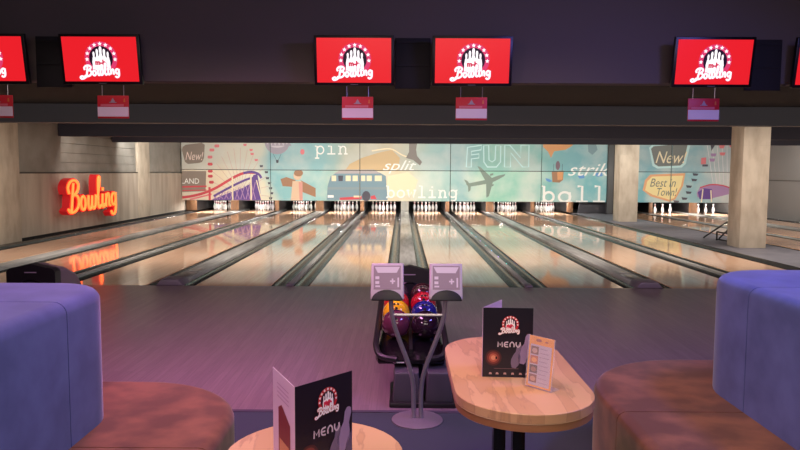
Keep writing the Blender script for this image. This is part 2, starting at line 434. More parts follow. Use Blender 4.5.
# ------------------------------------------------------------------ kickbacks, tube lamps behind the mask
def kick(x, hw, m, label):
    t = thing('kickback', label, 'kickback panel', (x, 26.35, 0))
    MB().use(m).box(-hw, hw, 0.0, 0.05, 0.052, 0.95, 0.004).build('front_board', None, t)
    mb = MB().use(M_black); mb.box(-hw, -hw+0.03, 0.05, 2.9, 0.052, 0.95); mb.box(hw-0.03, hw, 0.05, 2.9, 0.052, 0.95)
    mb.build('side_board', None, t)
for x, i in wides: kick(x, 0.155, mat('grey_board', (104, 104, 98), 0.6) if x == 0.105 else M_kick, 'upright %s board %s under the mural' % ('grey' if x == 0.105 else 'wooden', divname(i)))
for x, i in narrows: kick(x, 0.075, M_kick, 'slim upright wooden board %s under the mural' % divname(i))
kick(-8.30, 0.21, M_kick, 'wooden end board against the concrete wall under the mural')  # board widened to the wall to block the first tube lamp's bright spot
kick(6.60, 0.12, M_kick, 'wooden end board right of the ninth lane beside black panel')
tube_m = mat('tube_glow', (255, 250, 245), 0.5, emit=(255, 248, 242), es=420.0)
for i, (x, nth) in enumerate(LANES):
    if i == 9: continue
    t = thing('tube_lamp', 'white tube lamp behind the mural lighting the pins of the %s lane' % nth, 'lamp', (x, 26.07, 0.473), group='tube lamps over the pins')
    MB().tube([(-0.50, 0, 0), (0.50, 0, 0)], 0.018, 8).build('glass_tube', tube_m, t)
    mb = MB().box(-0.53, 0.53, -0.03, 0.03, 0.025, 0.07); mb.build('housing', M_white, t)
    MB().box(-0.53, 0.53, -0.036, -0.031, -0.0200, 0.07).build('front_shade', M_black, t)  # added lip keeps the tube out of direct view and trims its reflection
    mb = MB(); mb.box(-0.03, 0.03, -0.051, 0.0, 0.045, 0.06); mb.build('bracket', M_white, t)
    mb = MB(); mb.box(-0.53, -0.505, -0.02, 0.02, -0.02, 0.03); mb.box(0.505, 0.53, -0.02, 0.02, -0.02, 0.03)
    mb.build('end_holder', M_white, t)
# black panel and grey upright right of the ninth lane
t = thing('gap_cover', 'charcoal panel closing the gap right of the ninth lane under the mural', 'panel', (7.62, 26.3, 0.02))
MB().prism([(-0.72, 0.02), (0.52, 0.02), (0.50, 0.46), (-0.66, 0.46)], 'y', 0.0, 0.06, 0.01).build('board', mat('charcoal_board', (46, 44, 50), 0.6), t)
MB().box(-0.70, 0.54, -0.02, 0.08, 0.0, 0.022).build('foot_rail', M_black, t)
t = thing('mural_post', 'tall dark grey post at the right end of the mural beside the pillar', 'post', (8.03, 25.95, 0.02))
MB().box(-0.11, 0.11, -0.06, 0.06, 0.0, 2.748, 0.006).build('upright', mat('post_grey', (84, 84, 84), 0.5, metal=0.2), t)
MB().box(-0.18, 0.18, -0.10, 0.10, 0.0, 0.03, 0.004).build('foot', M_black, t)

# ================================================================== MURAL (panels in front of the pin machines)
YM = 26.0; U = 0.03881
def base_print(name, tint=0.0):
    m = mat(name, (200, 200, 200), 0.55)
    nt = m.node_tree; N = nt.nodes; L = nt.links; b = N['Principled BSDF']
    g = N.new('ShaderNodeNewGeometry'); s = N.new('ShaderNodeSeparateXYZ'); mr = N.new('ShaderNodeMapRange')
    mr.inputs['From Min'].default_value = -8.6; mr.inputs['From Max'].default_value = 13.4
    nz = N.new('ShaderNodeTexNoise'); nz.inputs['Scale'].default_value = 0.55; nz.inputs['Detail'].default_value = 4
    ad = N.new('ShaderNodeMath'); ad.operation = 'MULTIPLY_ADD'; ad.inputs[1].default_value = 0.10
    sb = N.new('ShaderNodeMath'); sb.operation = 'SUBTRACT'; sb.inputs[1].default_value = 0.05
    L.new(g.outputs['Position'], s.inputs[0]); L.new(s.outputs['X'], mr.inputs[0]); L.new(g.outputs['Position'], nz.inputs['Vector'])
    L.new(nz.outputs['Fac'], ad.inputs[0]); L.new(mr.outputs[0], ad.inputs[2]); L.new(ad.outputs[0], sb.inputs[0])
    cr = N.new('ShaderNodeValToRGB'); L.new(sb.outputs[0], cr.inputs[0]); e = cr.color_ramp.elements
    st = [(180, (222, 208, 184)), (235, (240, 222, 190)), (262, (226, 222, 196)), (276, (140, 194, 198)), (322, (150, 200, 198)),
          (345, (206, 204, 174)), (385, (224, 206, 168)), (412, (206, 208, 182)), (430, (172, 206, 196)), (460, (140, 188, 190)),
          (490, (150, 204, 182)), (520, (144, 204, 186)), (560, (126, 188, 190)), (606, (120, 184, 190)), (645, (118, 178, 188)), (690, (150, 190, 196)), (733, (206, 206, 204))]
    f = lambda x: ((x-402.4)*U + 8.6)/22.0
    e[0].position = f(180); e[0].color = srgb(st[0][1]); e[1].position = f(733); e[1].color = srgb(st[-1][1])
    for x, c in st[1:-1]:
        q = e.new(f(x)); q.color = srgb(c)
    n2 = N.new('ShaderNodeTexNoise'); n2.inputs['Scale'].default_value = 1.1; n2.inputs['Detail'].default_value = 5
    c2 = N.new('ShaderNodeValToRGB'); c2.color_ramp.elements[0].position = 0.40; c2.color_ramp.elements[1].position = 0.68
    c2.color_ramp.elements[0].color = (0, 0, 0, 1); c2.color_ramp.elements[1].color = (0.55, 0.55, 0.55, 1)
    mx = N.new('ShaderNodeMix'); mx.data_type = 'RGBA'; mx.inputs[7].default_value = srgb((232, 232, 218))
    L.new(g.outputs['Position'], n2.inputs['Vector']); L.new(n2.outputs['Fac'], c2.inputs[0]); L.new(c2.outputs[0], mx.inputs[0])
    m2 = N.new('ShaderNodeMix'); m2.data_type = 'RGBA'; m2.inputs[0].default_value = tint; m2.inputs[7].default_value = srgb((118, 148, 166))
    L.new(cr.outputs[0], mx.inputs[6]); L.new(mx.outputs[2], m2.inputs[6]); L.new(m2.outputs[2], b.inputs['Base Color'])
    return m
M_mural = base_print('mural_print'); M_mural_upper = base_print('mural_print_upper', 0.30)  # upper row mixed towards a darker blue-grey
# the drawing, on a grid of 3.9 cm squares; gx runs right, gy runs down from the horizon line 172
def G(gx, gy): return ((gx-402.4)*U, 1.6 - (gy - 172.0)*U + (gx-402.4)*U*0.0052)
def GP(pts): return [G(*p) for p in pts]
fr_m = lambda u, v, wv: (u, YM - 0.0215 - wv, v)
def pm(name, c): return mat('print_' + name, tuple(v*0.94 + q*0.06 for v, q in zip(c, (214, 216, 206))), 0.55)
ART = []       # (layer order) functions that draw on an MB
LAY = [0]
def lyr(lay): LAY[0] += 1; return lay*0.0008 + LAY[0]*0.00002
def art(c, fn): ART.append((c, fn))
def P(c, pts, lay): q = lyr(lay); art(c, lambda b: b.flat(GP(pts), fr_m, q))
def Rb(c, pts, wd, lay, closed=False, sm=True):
    pp = smooth_path([(a, d, 0) for a, d in pts], 5, closed) if sm and len(pts) > 2 else [Vector((a, d, 0)) for a, d in pts]
    w_ = lyr(lay); art(c, lambda b: b.ribbon([G(q.x, q.y) for q in pp], wd*U, fr_m, w_, closed))
def T(c, body, gx, gy, h, lay, **k):
    u, v = G(gx, gy); w_ = lyr(lay); art(c, lambda b: b.text(body, h*U/0.72, u, v, fr_m, w_, **k))
SLAB = {'b': [[(.05,1.6),(.25,1.6),(.25,0)], [(.05,0),(.25,0)], 'o'], 'o': ['O'], 'a': ['O', [(.80,1),(.80,0),(.95,0)]],
        'w': [[(.0,1),(.28,1)], [(.12,1),(.30,0),(.50,.75),(.70,0),(.88,1)], [(.72,1),(1,1)]], 'l': [[(.2,1.6),(.5,1.6),(.5,0)], [(.12,0),(.88,0)]],
        'i': [[(.2,1),(.5,1),(.5,0)], [(.12,0),(.88,0)], [(.5,1.35),(.5,1.56)]], 'n': [[(.05,1),(.24,1),(.24,0)], [(.05,0),(.42,0)], [(.24,.7),(.45,.98),(.66,.95),(.76,.7),(.76,0)], [(.6,0),(.95,0)]],
        'g': ['O', [(.95,1),(.80,1),(.80,-.25),(.66,-.48),(.30,-.46)]], 'p': [[(.05,1),(.25,1),(.25,-.55)], [(.05,-.55),(.45,-.55)], 'o'],
        's': [[(.82,.82),(.60,1),(.32,.97),(.22,.75),(.40,.56),(.66,.46),(.80,.26),(.66,.03),(.36,.0),(.16,.2)]]}
def slab_word(c, word, gx, gy, pitch, xh, wd, lay):
    for k, ch in enumerate(word):
        x0 = gx + k*pitch; w1 = pitch*0.92
        for stk in SLAB[ch]:
            if stk == 'O': pts = oval(.48, .5, .36, .5, 16); cl = True
            elif stk == 'o': pts = oval(.55, .5, .32, .5, 16); cl = True
            else: pts = stk; cl = False
            Rb(c, [(x0+px*w1, gy-py*xh) for px, py in pts], wd, lay, closed=cl, sm=False)
cream = pm('cream', (244, 228, 190)); grey = pm('taupe', (140, 124, 112)); pink = pm('pink', (226, 120, 126)); rdp = pm('coral_red', (206, 66, 76))
pur = pm('purple', (92, 60, 140)); lil = pm('lilac', (168, 130, 176)); brown = pm('brown', (160, 116, 84)); skin = pm('beige', (222, 190, 158))
blue = pm('slate_blue', (116, 148, 162)); dk = pm('dark_slate', (66, 66, 80)); wh = pm('white', (246, 246, 240)); pale = pm('pale_teal', (190, 226, 226))
sand = pm('sand', (206, 178, 132)); plane_c = pm('olive_grey', (120, 140, 128)); org = pm('orange', (214, 150, 96)); bal = pm('mauve_grey', (158, 150, 164)); skyb = pm('sky_blue', (92, 150, 210))
yel = pm('warm_yellow', (246, 226, 160)); spoke = pm('spoke', (204, 164, 152)); drk = pm('dark_badge', (112, 116, 112))
# big wheel
for k in range(15):
    a = math.radians(-178 + k*13)
    Rb(spoke, [(240, 193), (240+30*math.cos(a), 193+45*math.sin(a))], 0.35, 1, sm=False)
for gx, gy in ((218,146),(213,150),(211,157),(211,164),(211,171),(211,176),(212,182)):
    P(rdp if gy > 160 else pink, [(gx-2,gy-1.3),(gx+2,gy-1.3),(gx+2.6,gy+0.4),(gx+1.6,gy+1.6),(gx-1.6,gy+1.6),(gx-2.6,gy+0.4)], 2)
for gx, gy in ((246,145),(252,150),(253,154),(257,160),(262,166),(267,172),(268,178),(270,183),(271,188),(272,193),(271,198)):
    P(pink if gy < 165 else dk, [(gx-1.8,gy-0.9),(gx+1.8,gy-0.9),(gx+1.3,gy+1.2),(gx-1.3,gy+1.2)], 2)
# rounded badge with the word New!
P(grey, [(183,150),(184,147),(187,145),(203,143),(206,145),(205,158),(203,162),(200,163),(189,164),(186,162)], 2)
T(pm('rose_white', (240, 214, 202)), 'New!', 186, 160, 8.5, 3, shear=0.3, sx=0.66)
P(grey, [(181,171),(207,171),(206,191),(181,192)], 1)
T(wh, 'LAND', 181.5, 183.5, 5.5, 2, sx=0.9)
for gy, hh in ((186,1.6),(190,1.0)): P(rdp, [(181,gy),(207,gy-0.6),(207,gy+hh-0.6),(181,gy+hh)], 2)
# roller coaster
P(pur, [(211,200),(226,194),(243,188),(250,184),(254,175),(258,174),(262,200)], 2)
for k in range(8):
    Rb(lil, [(214+5.4*k, 199), (218+5.4*k, 194-1.7*k)], 0.8, 3, sm=False)
    Rb(lil, [(218+5.4*k, 199), (214+5.4*k, 196-1.7*k)], 0.8, 3, sm=False)
Rb(pur, [(214,196),(228,188.5),(240,182.5),(250,178.5),(258,178)], 2.2, 3)
Rb(rdp, [(181,197.5),(192,196),(204,193),(216,188),(228,181),(238,175.5),(246,172.8),(256,172.6)], 2.6, 4)
Rb(pur, [(244,173),(252,171.8),(259,174),(262,178)], 2.4, 4)
Rb(pink, [(190,199.5),(212,194)], 1.6, 4, sm=False); Rb(rdp, [(210,187),(210,200)], 2.2, 4, sm=False)
for gx in (233, 251.5): Rb(cream, [(gx,177),(gx,200.5)], 1.5, 5, sm=False)
Rb(cream, [(257,180),(262,200)], 1.0, 5, sm=False)
# balloons
P(bal, oval(278, 142, 12.5, 12.5, 20), 2); P(pm('mauve_light', (196, 190, 198)), oval(278, 139, 12.3, 9, 20), 3)
for k in range(6): P(bal, [(268+4*k,146),(270+4*k,142),(272+4*k,146)], 4)
Rb(dk, [(274,154),(277,160)], 0.3, 3, sm=False); Rb(dk, [(282,154),(279,160)], 0.3, 3, sm=False)
P(dk, [(276.6,160),(279.4,160),(279,163),(277,163)], 3)
P(pink, oval(303, 152, 2.2, 2.8, 12), 2)
# child with cardboard wings, seen as a plain shape
P(brown, [(281,179),(287,177),(296,180),(296,187),(283,186)], 3); P(brown, [(301,180),(316,188),(316,197),(303,192)], 3)
P(skin, [(293,181),(302,181),(303,201),(291,201)], 4); P(pm('rose', (214, 150, 136)), [(299,182),(303,182),(303,201),(300,201)], 5)
P(skin, oval(298, 175.5, 4.2, 4.6, 14), 4); P(brown, oval(299, 173, 4.6, 3.4, 14), 5)
# van on the beach
P(blue, [(327,200),(328,186),(331,176),(338,172.5),(380,172.5),(386,176),(388,200)], 2)
P(pm('roof_mauve', (176, 168, 170)), [(334,173.5),(342,169.5),(374,169.5),(381,173.5)], 3)
for a, d in ((332,336.5),(346,351),(353,358),(361.5,365.5),(367,372),(375,382)): P(cream, [(a,175.5),(d,175.5),(d,181),(a,181)], 3)
P(dk, [(338.5,175.5),(343.5,175.5),(343,181),(339,181)], 3)
P(pm('van_grey', (130, 150, 156)), [(328,187),(387,187),(387,189.5),(328,189.5)], 3)
P(dk, oval(366.5, 196, 4.2, 5.2, 14), 4); P(wh, [(328,195),(334,195),(334,197.5),(328,197.5)], 4)
P(rdp, [(371,196),(375,195),(377,199),(371,199)], 4); P(rdp, [(340,197.5),(362,196),(362,199),(340,200)], 3); P(cream, [(354,195.5),(361,195.5),(361,197.2),(354,197.2)], 5)
P(sand, [(345,171),(350,164),(362,158),(378,153),(392,150),(400,158),(398,171)], 2)
Rb(cream, [(372,151),(390,149),(402,155),(410,158)], 1.2, 3)
P(cream, [(388,176),(408,172),(418,180),(414,194),(392,197),(386,190)], 1)
# diver legs
P(pm('stone', (128, 122, 116)), [(409,143),(417,143),(416,150),(417,156),(422,162),(420,165.5),(413,160),(406,158),(409,152)], 3)
T(wh, 'split', 382, 170.2, 10.5, 4, shear=0.4, sx=1.3, bold=0.0)
slab_word(wh, 'pin', 315, 154, 11.5, 7.6, 1.3, 4)
slab_word(wh, 'bowling', 386, 197.2, 10.4, 7.0, 1.6, 4)
# FUN in outline
for pts in ([(466,167),(467,147.5),(481,145.5),(480.5,150),(471,151.5),(471,155),(478.5,154),(478.5,158),(471,159),(471,167)],
            [(483,146),(488,145.5),(488.5,160),(491.5,162),(494.5,160),(495,146),(500,146),(500,162),(496,167),(487,167),(483.5,162)],
            [(504,167),(504,145.5),(509,145.5),(520,158),(520,145.5),(528,145.5),(528,167),(522,167),(510,153),(510,167)]):
    Rb(pale, pts, 1.2, 3, closed=True, sm=False)
# aeroplane
P(plane_c, [(466,184.5),(470,183),(487,179.5),(498,175.5),(505,174),(504,176),(495,181),(488,183.5),(470,186.5)], 4)
P(plane_c, [(477,166),(480,167),(491,177),(493,181),(486,182)], 4); P(plane_c, [(486,182),(493,181),(489,196),(486.5,197.5)], 4)
P(plane_c, [(464,179.5),(467,180.5),(471,185),(470.5,190),(468.5,192),(468,186.5)], 4)
P(plane_c, [(489.5,174),(493,173),(493,175),(490,176)], 4); P(plane_c, [(490,184.5),(494,184),(493,186),(490,186.5)], 4)
# airship and basket
P(org, [(542,142),(573,142),(571,146),(564,150),(553,151.5),(550,158),(547,152),(542,147)], 3)
P(brown, [(551,171),(563,170.5),(562.5,180),(559,182.5),(552,182)], 4); P(org, [(556.5,172),(562.5,171.5),(562,179.5),(557,180)], 5)
for a in (553, 561.5): Rb(dk, [(a,164),(a,172)], 0.4, 4, sm=False)
P(pm('figure_mauve', (120, 98, 110)), oval(557, 165.5, 2.2, 4.6, 12), 4)
P(skyb, [(545,178),(549,179),(552,181),(549,182),(546,180.5)], 3); P(skyb, [(577,176),(583,175),(584,178),(579,178.5)], 2); P(skyb, [(594,173),(601,172.5),(602,176),(596,176.5)], 2)
P(pm('grey_teal', (120, 150, 158)), [(586,143),(594,143),(596,150),(591,155),(587,152)], 2)
T(wh, 'strike', 566, 175.5, 13.0, 4, shear=0.4, sx=1.22, bold=0.0)
slab_word(wh, 'ball', 540, 201.6, 17, 9.6, 2.4, 4)
# right bay
P(pale, [(647,148),(650,145),(684,142),(688,144),(684,164),(680,167.5),(656,168.5),(651,166)], 2)
P(drk, [(649,149),(651.5,146.5),(682,144),(685,145.5),(681.5,163),(678.5,165.5),(657,166.5),(653,164)], 3)
T(cream, 'New!', 653, 163, 12, 4, shear=0.35, sx=0.80)
P(pm('peach', (232, 170, 120)), [(642,190),(644,180),(649,174.5),(684,173),(682,186),(675,199),(669,201.5),(650,196)], 2)
P(yel, [(644.5,190),(646.5,181),(651,176.5),(682,175.5),(680,186),(673.5,198),(668.5,199.5),(652,194.5)], 3)
T(drk, 'Best in', 648.5, 186.5, 8.5, 4, shear=0.3, sx=0.80); T(drk, 'Town!', 655, 195.5, 8, 4, shear=0.3, sx=0.70)
for gx, gy in ((694,174),(693,179.5),(688,186),(688,192),(684,198),(676,201)): P(dk, [(gx-3,gy-1),(gx+3,gy-0.4),(gx+2,gy+1.6),(gx-2,gy+1.6)], 3)
for gx, gy in ((719,147),(729,146),(711,155),(720,154),(710,160)): P(pink if gx > 715 else lil, [(gx-3,gy-1.4),(gx+3,gy-1.4),(gx+2,gy+1.6),(gx-2,gy+1.6)], 3)
P(dk, [(707,142),(714,142),(709,151)], 3); P(pink, [(699,158),(704,157.5),(704,164),(699,164.5)], 3); P(dk, [(700.5,164.5),(706,164.5),(706,166.5),(700.5,166.5)], 3)
P(lil, [(696,193),(699,187),(708,184),(720,185),(728,188),(728,194),(716,197),(706,199),(697,197)], 3)
Rb(rdp, [(699,187.5),(710,184.5),(722,185.5),(732,189)], 1.2, 4); P(pur, [(697,192),(703,188),(711,189),(712,199),(699,199)], 4); Rb(cream, [(710,190),(711,202)], 1.2, 5, sm=False); Rb(cream, [(702,189),(701,202)], 1.2, 5, sm=False)
for k in range(7): Rb(pm('mist', (226, 220, 222)), [(712+3.5*k, 184), (704+5*k, 143)], 0.6, 1, sm=False)

def mural_panel(x0, x1, z0, z1, lip, label):
    t = thing('mural_board', label, 'mural board', ((x0+x1)/2, YM, z0), group='printed mural panels over the pins')
    cx = (x0+x1)/2
    b = MB()
    for c, fn in ART: b.use(c); fn(b)
    for co, no in (((x0+0.016, 0, 0), (-1, 0, 0)), ((x1-0.016, 0, 0), (1, 0, 0)), ((0, 0, z0+0.016), (0, 0, -1)), ((0, 0, z1-0.016), (0, 0, 1))):
        bmesh.ops.bisect_plane(b.bm, geom=b.bm.verts[:]+b.bm.edges[:]+b.bm.faces[:], plane_co=co, plane_no=no, clear_outer=True)
    bmesh.ops.translate(b.bm, verts=b.bm.verts[:], vec=(-cx, -YM, -z0))
    for f in b.bm.faces:
        f.normal_update()
        if f.normal.y > 0: f.normal_flip()
    b.use(M_mural_upper if lip else M_mural).box(x0-cx+0.012, x1-cx-0.012, -0.02, 0.02, 0.012, z1-z0-0.012)
    b.build('printed_panel', None, t, recalc=False)
ZS, ZB, ZT = 1.655, 0.465, 2.768
cols = [(-8.545, -5.10), (-5.10, -1.64), (-1.64, 1.86), (1.86, 5.38), (5.38, 7.92)]
up = ['with a New! badge beside the concrete wall', 'with a grey balloon and the word pins', 'with sand dunes and the word split',
      'with the outlined word FUN', 'with an airship and the word strike']
lo = ['with a red and purple roller coaster', 'with a child wearing brown cardboard wings and part of a van', 'with a blue van and the word bowling',
      'with a grey aeroplane', 'with the large word ball']
for (a, c), lab in zip(cols, up): mural_panel(a, c, ZS, ZT, True, 'upper printed mural panel ' + lab)
for (a, c), lab in zip(cols, lo): mural_panel(a, c, ZB, ZS, False, 'lower printed mural panel ' + lab)
for (a, c, l1, l2) in ((8.2, 10.38, 'left half of a dark New! badge between the pillars', 'left half of a yellow Best in Town! badge'),
                       (10.38, 13.185, 'end of a dark New! badge and pink gondolas', 'purple coaster loop and gondolas near right wall')):
    mural_panel(a, c, ZS, ZT, True, 'upper printed mural panel with ' + l1)
    mural_panel(a, c, ZB, ZS, False, 'lower printed mural panel with ' + l2)

# ================================================================== NEON SIGN on the concrete wall
t = thing('neon_sign', 'glowing red-orange Bowling letters mounted on the left concrete wall', 'neon sign', (XL+0.002, 16.25, 0.57))
fr_n = lambda u, v, wv: (wv, u*1.06, v*0.76 + u*0.02)
shell = MB().use(mat('letter_shell_red', (190, 30, 36), 0.4, emit=(200, 30, 34), es=0.35))  # weak emission stands for the tubes' glow on the red sides
face = MB().use(mat('neon_glow', (255, 110, 50), 0.4, emit=(255, 92, 38), es=3.2))
for pts, cl in script_word():
    shell.ribbon([(p.x, p.y) for p in pts], 0.15, fr_n, 0.40, cl, depth=0.19)
    face.tube([fr_n(p.x, p.y, 0.422) for p in pts], 0.031, 8, closed=cl)
shell.build('letter_shell', None, t); face.build('glowing_tube', None, t)
mb = MB().use(M_black)
for y, z in ((0.50, 0.40), (1.0, 0.2), (1.7, 0.3), (2.5, 0.3)): mb.box(-0.002, 0.22, y, y+0.04, z, z+0.04)
mb.build('wall_bracket', None, t)

# ================================================================== logo used on screens and menus
def logo(fr, glow, width):
    """round emblem with pins and the script word; unit width -0.5..0.5"""
    def m(nm, c, es):
        return mat(('glow_' if glow else 'ink_') + nm, c if not glow else tuple(x*0.2 for x in c), 0.5, emit=c if glow else None, es=es if glow else 0)
    b = MB(); S = width
    A = lambda pts: [(x*S, y*S) for x, y in pts]
    ring = m('magenta' if glow else 'red', (226, 60, 110) if glow else (200, 36, 50), 1.0); dkc = m('navy', (40, 14, 40), 0.7); wt = m('white', (255, 246, 250), 1.2); rr = m('letter_red', (226, 44, 84), 0.9)
    b.use(ring).flat(A(oval(0.02, 0.13, 0.37, 0.37, 36)), fr, 0.001)
    b.use(dkc).flat(A(oval(0.02, 0.13, 0.27, 0.27, 32)), fr, 0.0016)
    for k in range(9):
        a = math.radians(-4 + k*23.5); b.use(wt).flat(A(star(0.02+0.32*math.cos(a), 0.13+0.32*math.sin(a), 0.05)), fr, 0.0016)
    def pin(cx, y0, h):
        pr = [(0.06,0.0),(0.09,0.2),(0.10,0.34),(0.075,0.52),(0.042,0.66),(0.05,0.80),(0.055,0.88),(0.035,0.97),(0.0,1.0)]
        return [(cx+x*h*1.25, y0+y*h) for x, y in pr] + [(cx-x*h*1.25, y0+y*h) for x, y in pr[-2::-1]]
    for cx, y0, h, ly in ((-0.14,-0.08,0.36,.002),(0.18,-0.08,0.36,.002),(-0.06,-0.08,0.42,.0024),(0.10,-0.08,0.42,.0024),(0.02,-0.08,0.48,.0028)):
        b.use(dkc).flat(A(pin(cx, y0-0.01, h*1.04)), fr, ly-0.0002); b.use(wt).flat(A(pin(cx, y0, h)), fr, ly)
    b.use(wt).flat(A([(-0.19,-0.14),(0.23,-0.14),(0.21,0.15),(-0.17,0.15)]), fr, 0.0030)
    b.use(rr).text('m-b', 0.15*S, -0.12*S, -0.01*S, fr, 0.0034, bold=0.004, sx=1.0)
    k = 0.31
    for lay, wd, mm in ((0.0036, 0.24, ring), (0.0042, 0.165, wt)):
        for pts, cl in script_word(True):
            b.use(mm).ribbon([((p.x*k-0.40)*S, (p.y*k*0.74-0.27+p.x*0.022)*S) for p in pts], wd*k*S*0.85, fr, lay, cl)
    return b

# ================================================================== SCREENS, SIGNS, MOUNTING PANELS
M_bezel = mat('bezel_black', (20, 17, 20), 0.35)
scr = mat('screen_red', (60, 4, 6), 0.3, emit=(236, 32, 42), es=1.0)
def make_tv():
    t = thing('television', 'x', 'television')
    MB().box(-0.365, 0.365, 0.0, 0.045, -0.225, 0.225, 0.006).build('bezel', M_bezel, t)
    s = MB().box(-0.338, 0.338, -0.004, 0.004, -0.196, 0.200).build('screen', scr, t)
    lg = logo(lambda u, v, wv: (u, -0.0045 - wv, v), True, 0.40)
    for f in lg.bm.faces:
        f.normal_update()
        if f.normal.y > 0: f.normal_flip()
    lo_ = lg.build('screen_logo', None, s, recalc=False); lo_.location = (0.0, 0, -0.042)
    mb = MB().use(M_black).box(-0.12, 0.12, 0.045, 0.075, -0.10, 0.10); mb.tube([(0, 0.06, 0), (0, 0.20, 0.02)], 0.03, 8)
    mb.build('wall_mount', None, t)
    MB().box(-0.035, 0.035, -0.002, 0.001, -0.216, -0.209).build('maker_plate', mat('plate_grey', (120, 116, 120), 0.4), t)
    return t
tv0 = make_tv()
TVX = [(-3.80, 'leftmost of the six screens, cut by the picture edge'), (-2.757, 'second screen from left, above the left sofa'),
       (-0.445, 'left one of the middle pair of screens'), (0.632, 'right one of the middle pair of screens'),
       (2.827, 'second screen from the right'), (3.93, 'rightmost of the six screens, cut by the picture edge')]
for i, (x, lab) in enumerate(TVX):
    o = tv0 if i == 0 else copy_tree(tv0)
    o.location = (x, 6.20, 2.609); o.rotation_euler = (math.radians(9), 0, 0)
    tag(o, 'black television with red bowling logo, ' + lab, 'television', 'televisions on the bulkhead')
for x, lab in ((-3.28, 'left'), (0.093, 'middle'), (3.378, 'right')):
    t = thing('mounting_plate', 'flat black mounting panel between the %s pair of televisions' % lab, 'panel', (x, 6.40, 2.61), group='mounting panels')
    MB().box(-0.165, 0.165, -0.02, 0.02, -0.23, 0.24, 0.004).build('plate', mat('plate_dark', (34, 31, 34), 0.8), t)
    for z in (0.19, -0.02): MB().box(-0.15, 0.15, -0.03, -0.02, z, z+0.02).build('rail', mat('plate_dark', (34, 31, 34), 0.8), t)
def make_sign():
    t = thing('hanging_sign', 'x', 'sign')
    bd = MB().use(mat('sign_red', (206, 36, 48), 0.45)); bd.box(-0.145, 0.145, -0.006, 0.006, -0.105, 0.105, 0.004)
    bo = bd.build('board', None, t)
    mb = MB().use(mat('sign_white', (236, 216, 222), 0.5)).box(-0.143, 0.143, -0.0085, -0.006, -0.088, 0.0); mb.build('white_field', None, bo)
    fr = lambda u, v, wv: (u, -0.0085-wv, v)
    e = MB().use(mat('sign_pink', (226, 110, 124), 0.5)).flat([(-0.115, 0.006), (0.10, 0.006), (0.10, 0.026), (-0.115, 0.026)], fr)
    e.use(mat('sign_grey', (170, 150, 158), 0.5)); e.flat([(-0.022, 0.045), (0.022, 0.045), (0.0, 0.085)], fr); e.flat([(-0.034, 0.038), (0.034, 0.038), (0.034, 0.045), (-0.034, 0.045)], fr)
    e.use(mat('sign_ochre', (220, 120, 60), 0.5)).flat([(0.098, 0.045), (0.116, 0.045), (0.112, 0.078), (0.102, 0.078)], fr)
    for f in e.bm.faces:
        f.normal_update()
        if f.normal.y > 0: f.normal_flip()
    e.build('emblem', None, bo, recalc=False)
    for sx in (-0.10, 0.10):
        MB().tube([(sx, 0, 0.10), (sx, 0, 0.20)], 0.0035, 6).build('hanger_rod', M_steel, t)
    return t
sg0 = make_sign()
for i, (x, (tx, lab)) in enumerate(zip((-3.765, -2.69, -0.425, 0.628, 2.772, 3.82), TVX)):
    o = sg0 if i == 0 else copy_tree(sg0)
    o.location = (x+0.008, 6.27, 2.187)
    nm = ['leftmost screen cut by the edge', 'second screen from the left', 'left screen of the middle pair', 'right screen of the middle pair',
          'second screen from the right', 'rightmost screen cut by the edge'][i]
    tag(o, 'small red and white lane sign hanging under the ' + nm, 'sign', 'lane signs under the televisions')

# ================================================================== BALL RETURNS
def rr_section(hw, z0, z1, y, n=6, r=0.08):
    pts = [(-hw, y, z0), (hw, y, z0)]
    for k in range(n+1):
        a = PI/2*k/n; pts.append((hw-r+r*math.cos(a), y, z1-r*0.6+r*0.6*math.sin(a)))
    pts.append((0, y, z1+0.035))
    for k in range(n+1):
        a = PI/2+PI/2*k/n; pts.append((-hw+r+r*math.cos(a), y, z1-r*0.6+r*0.6*math.sin(a)))
    return pts
M_hood_side = mat('hood_side_grey', (96, 84, 90), 0.5)
def make_hood(t):
    mb = MB().use(M_black)
    mb.loft([rr_section(0.222, 0.0, 0.72, 0.0), rr_section(0.222, 0.0, 0.72, 0.10)], smooth=False)
    mb.build('hood', None, t)
    mb = MB().use(M_hood_side)
    mb.loft([rr_section(0.218, 0.0, 0.715, 0.10), rr_section(0.215, 0.0, 0.70, 0.25), rr_section(0.20, 0.0, 0.62, 0.45), rr_section(0.18, 0.0, 0.46, 0.62, r=0.06), rr_section(0.15, 0.0, 0.25, 0.75, r=0.05)])
    mb.build('hood_back', None, t)
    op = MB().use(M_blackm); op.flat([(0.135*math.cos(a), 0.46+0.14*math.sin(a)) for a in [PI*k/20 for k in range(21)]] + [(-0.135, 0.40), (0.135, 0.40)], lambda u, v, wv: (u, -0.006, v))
    op.build('ball_opening', None, t)  # flat black sheet stands in for the dark recess
    rim = MB().use(M_blackg); rim.tube([(0.14*math.cos(PI*k/20), -0.004, 0.46+0.145*math.sin(PI*k/20)) for k in range(21)], 0.008, 6); rim.build('opening_rim', None, t)
    lg = MB().use(mat('hood_mark', (150, 140, 150), 0.4))
    lg.flat([(-0.055, 0.672), (0.055, 0.672), (0.055, 0.681), (-0.055, 0.681)], lambda u, v, wv: (u, -0.003, v)); lg.build('maker_mark', None, t)
def sec(hw, z0, z1, y):
    r = min(0.05, (z1-z0)*0.4); pts = []
    for sx, sz, a0 in ((1, 0, -PI/2), (1, 1, 0), (-1, 1, PI/2), (-1, 0, PI)):
        for k in range(4):
            a = a0 + PI/2*k/3
            pts.append((sx*(hw-r)+r*math.cos(a), y, (z0+r if sz == 0 else z1-r)+r*math.sin(a)))
    return pts
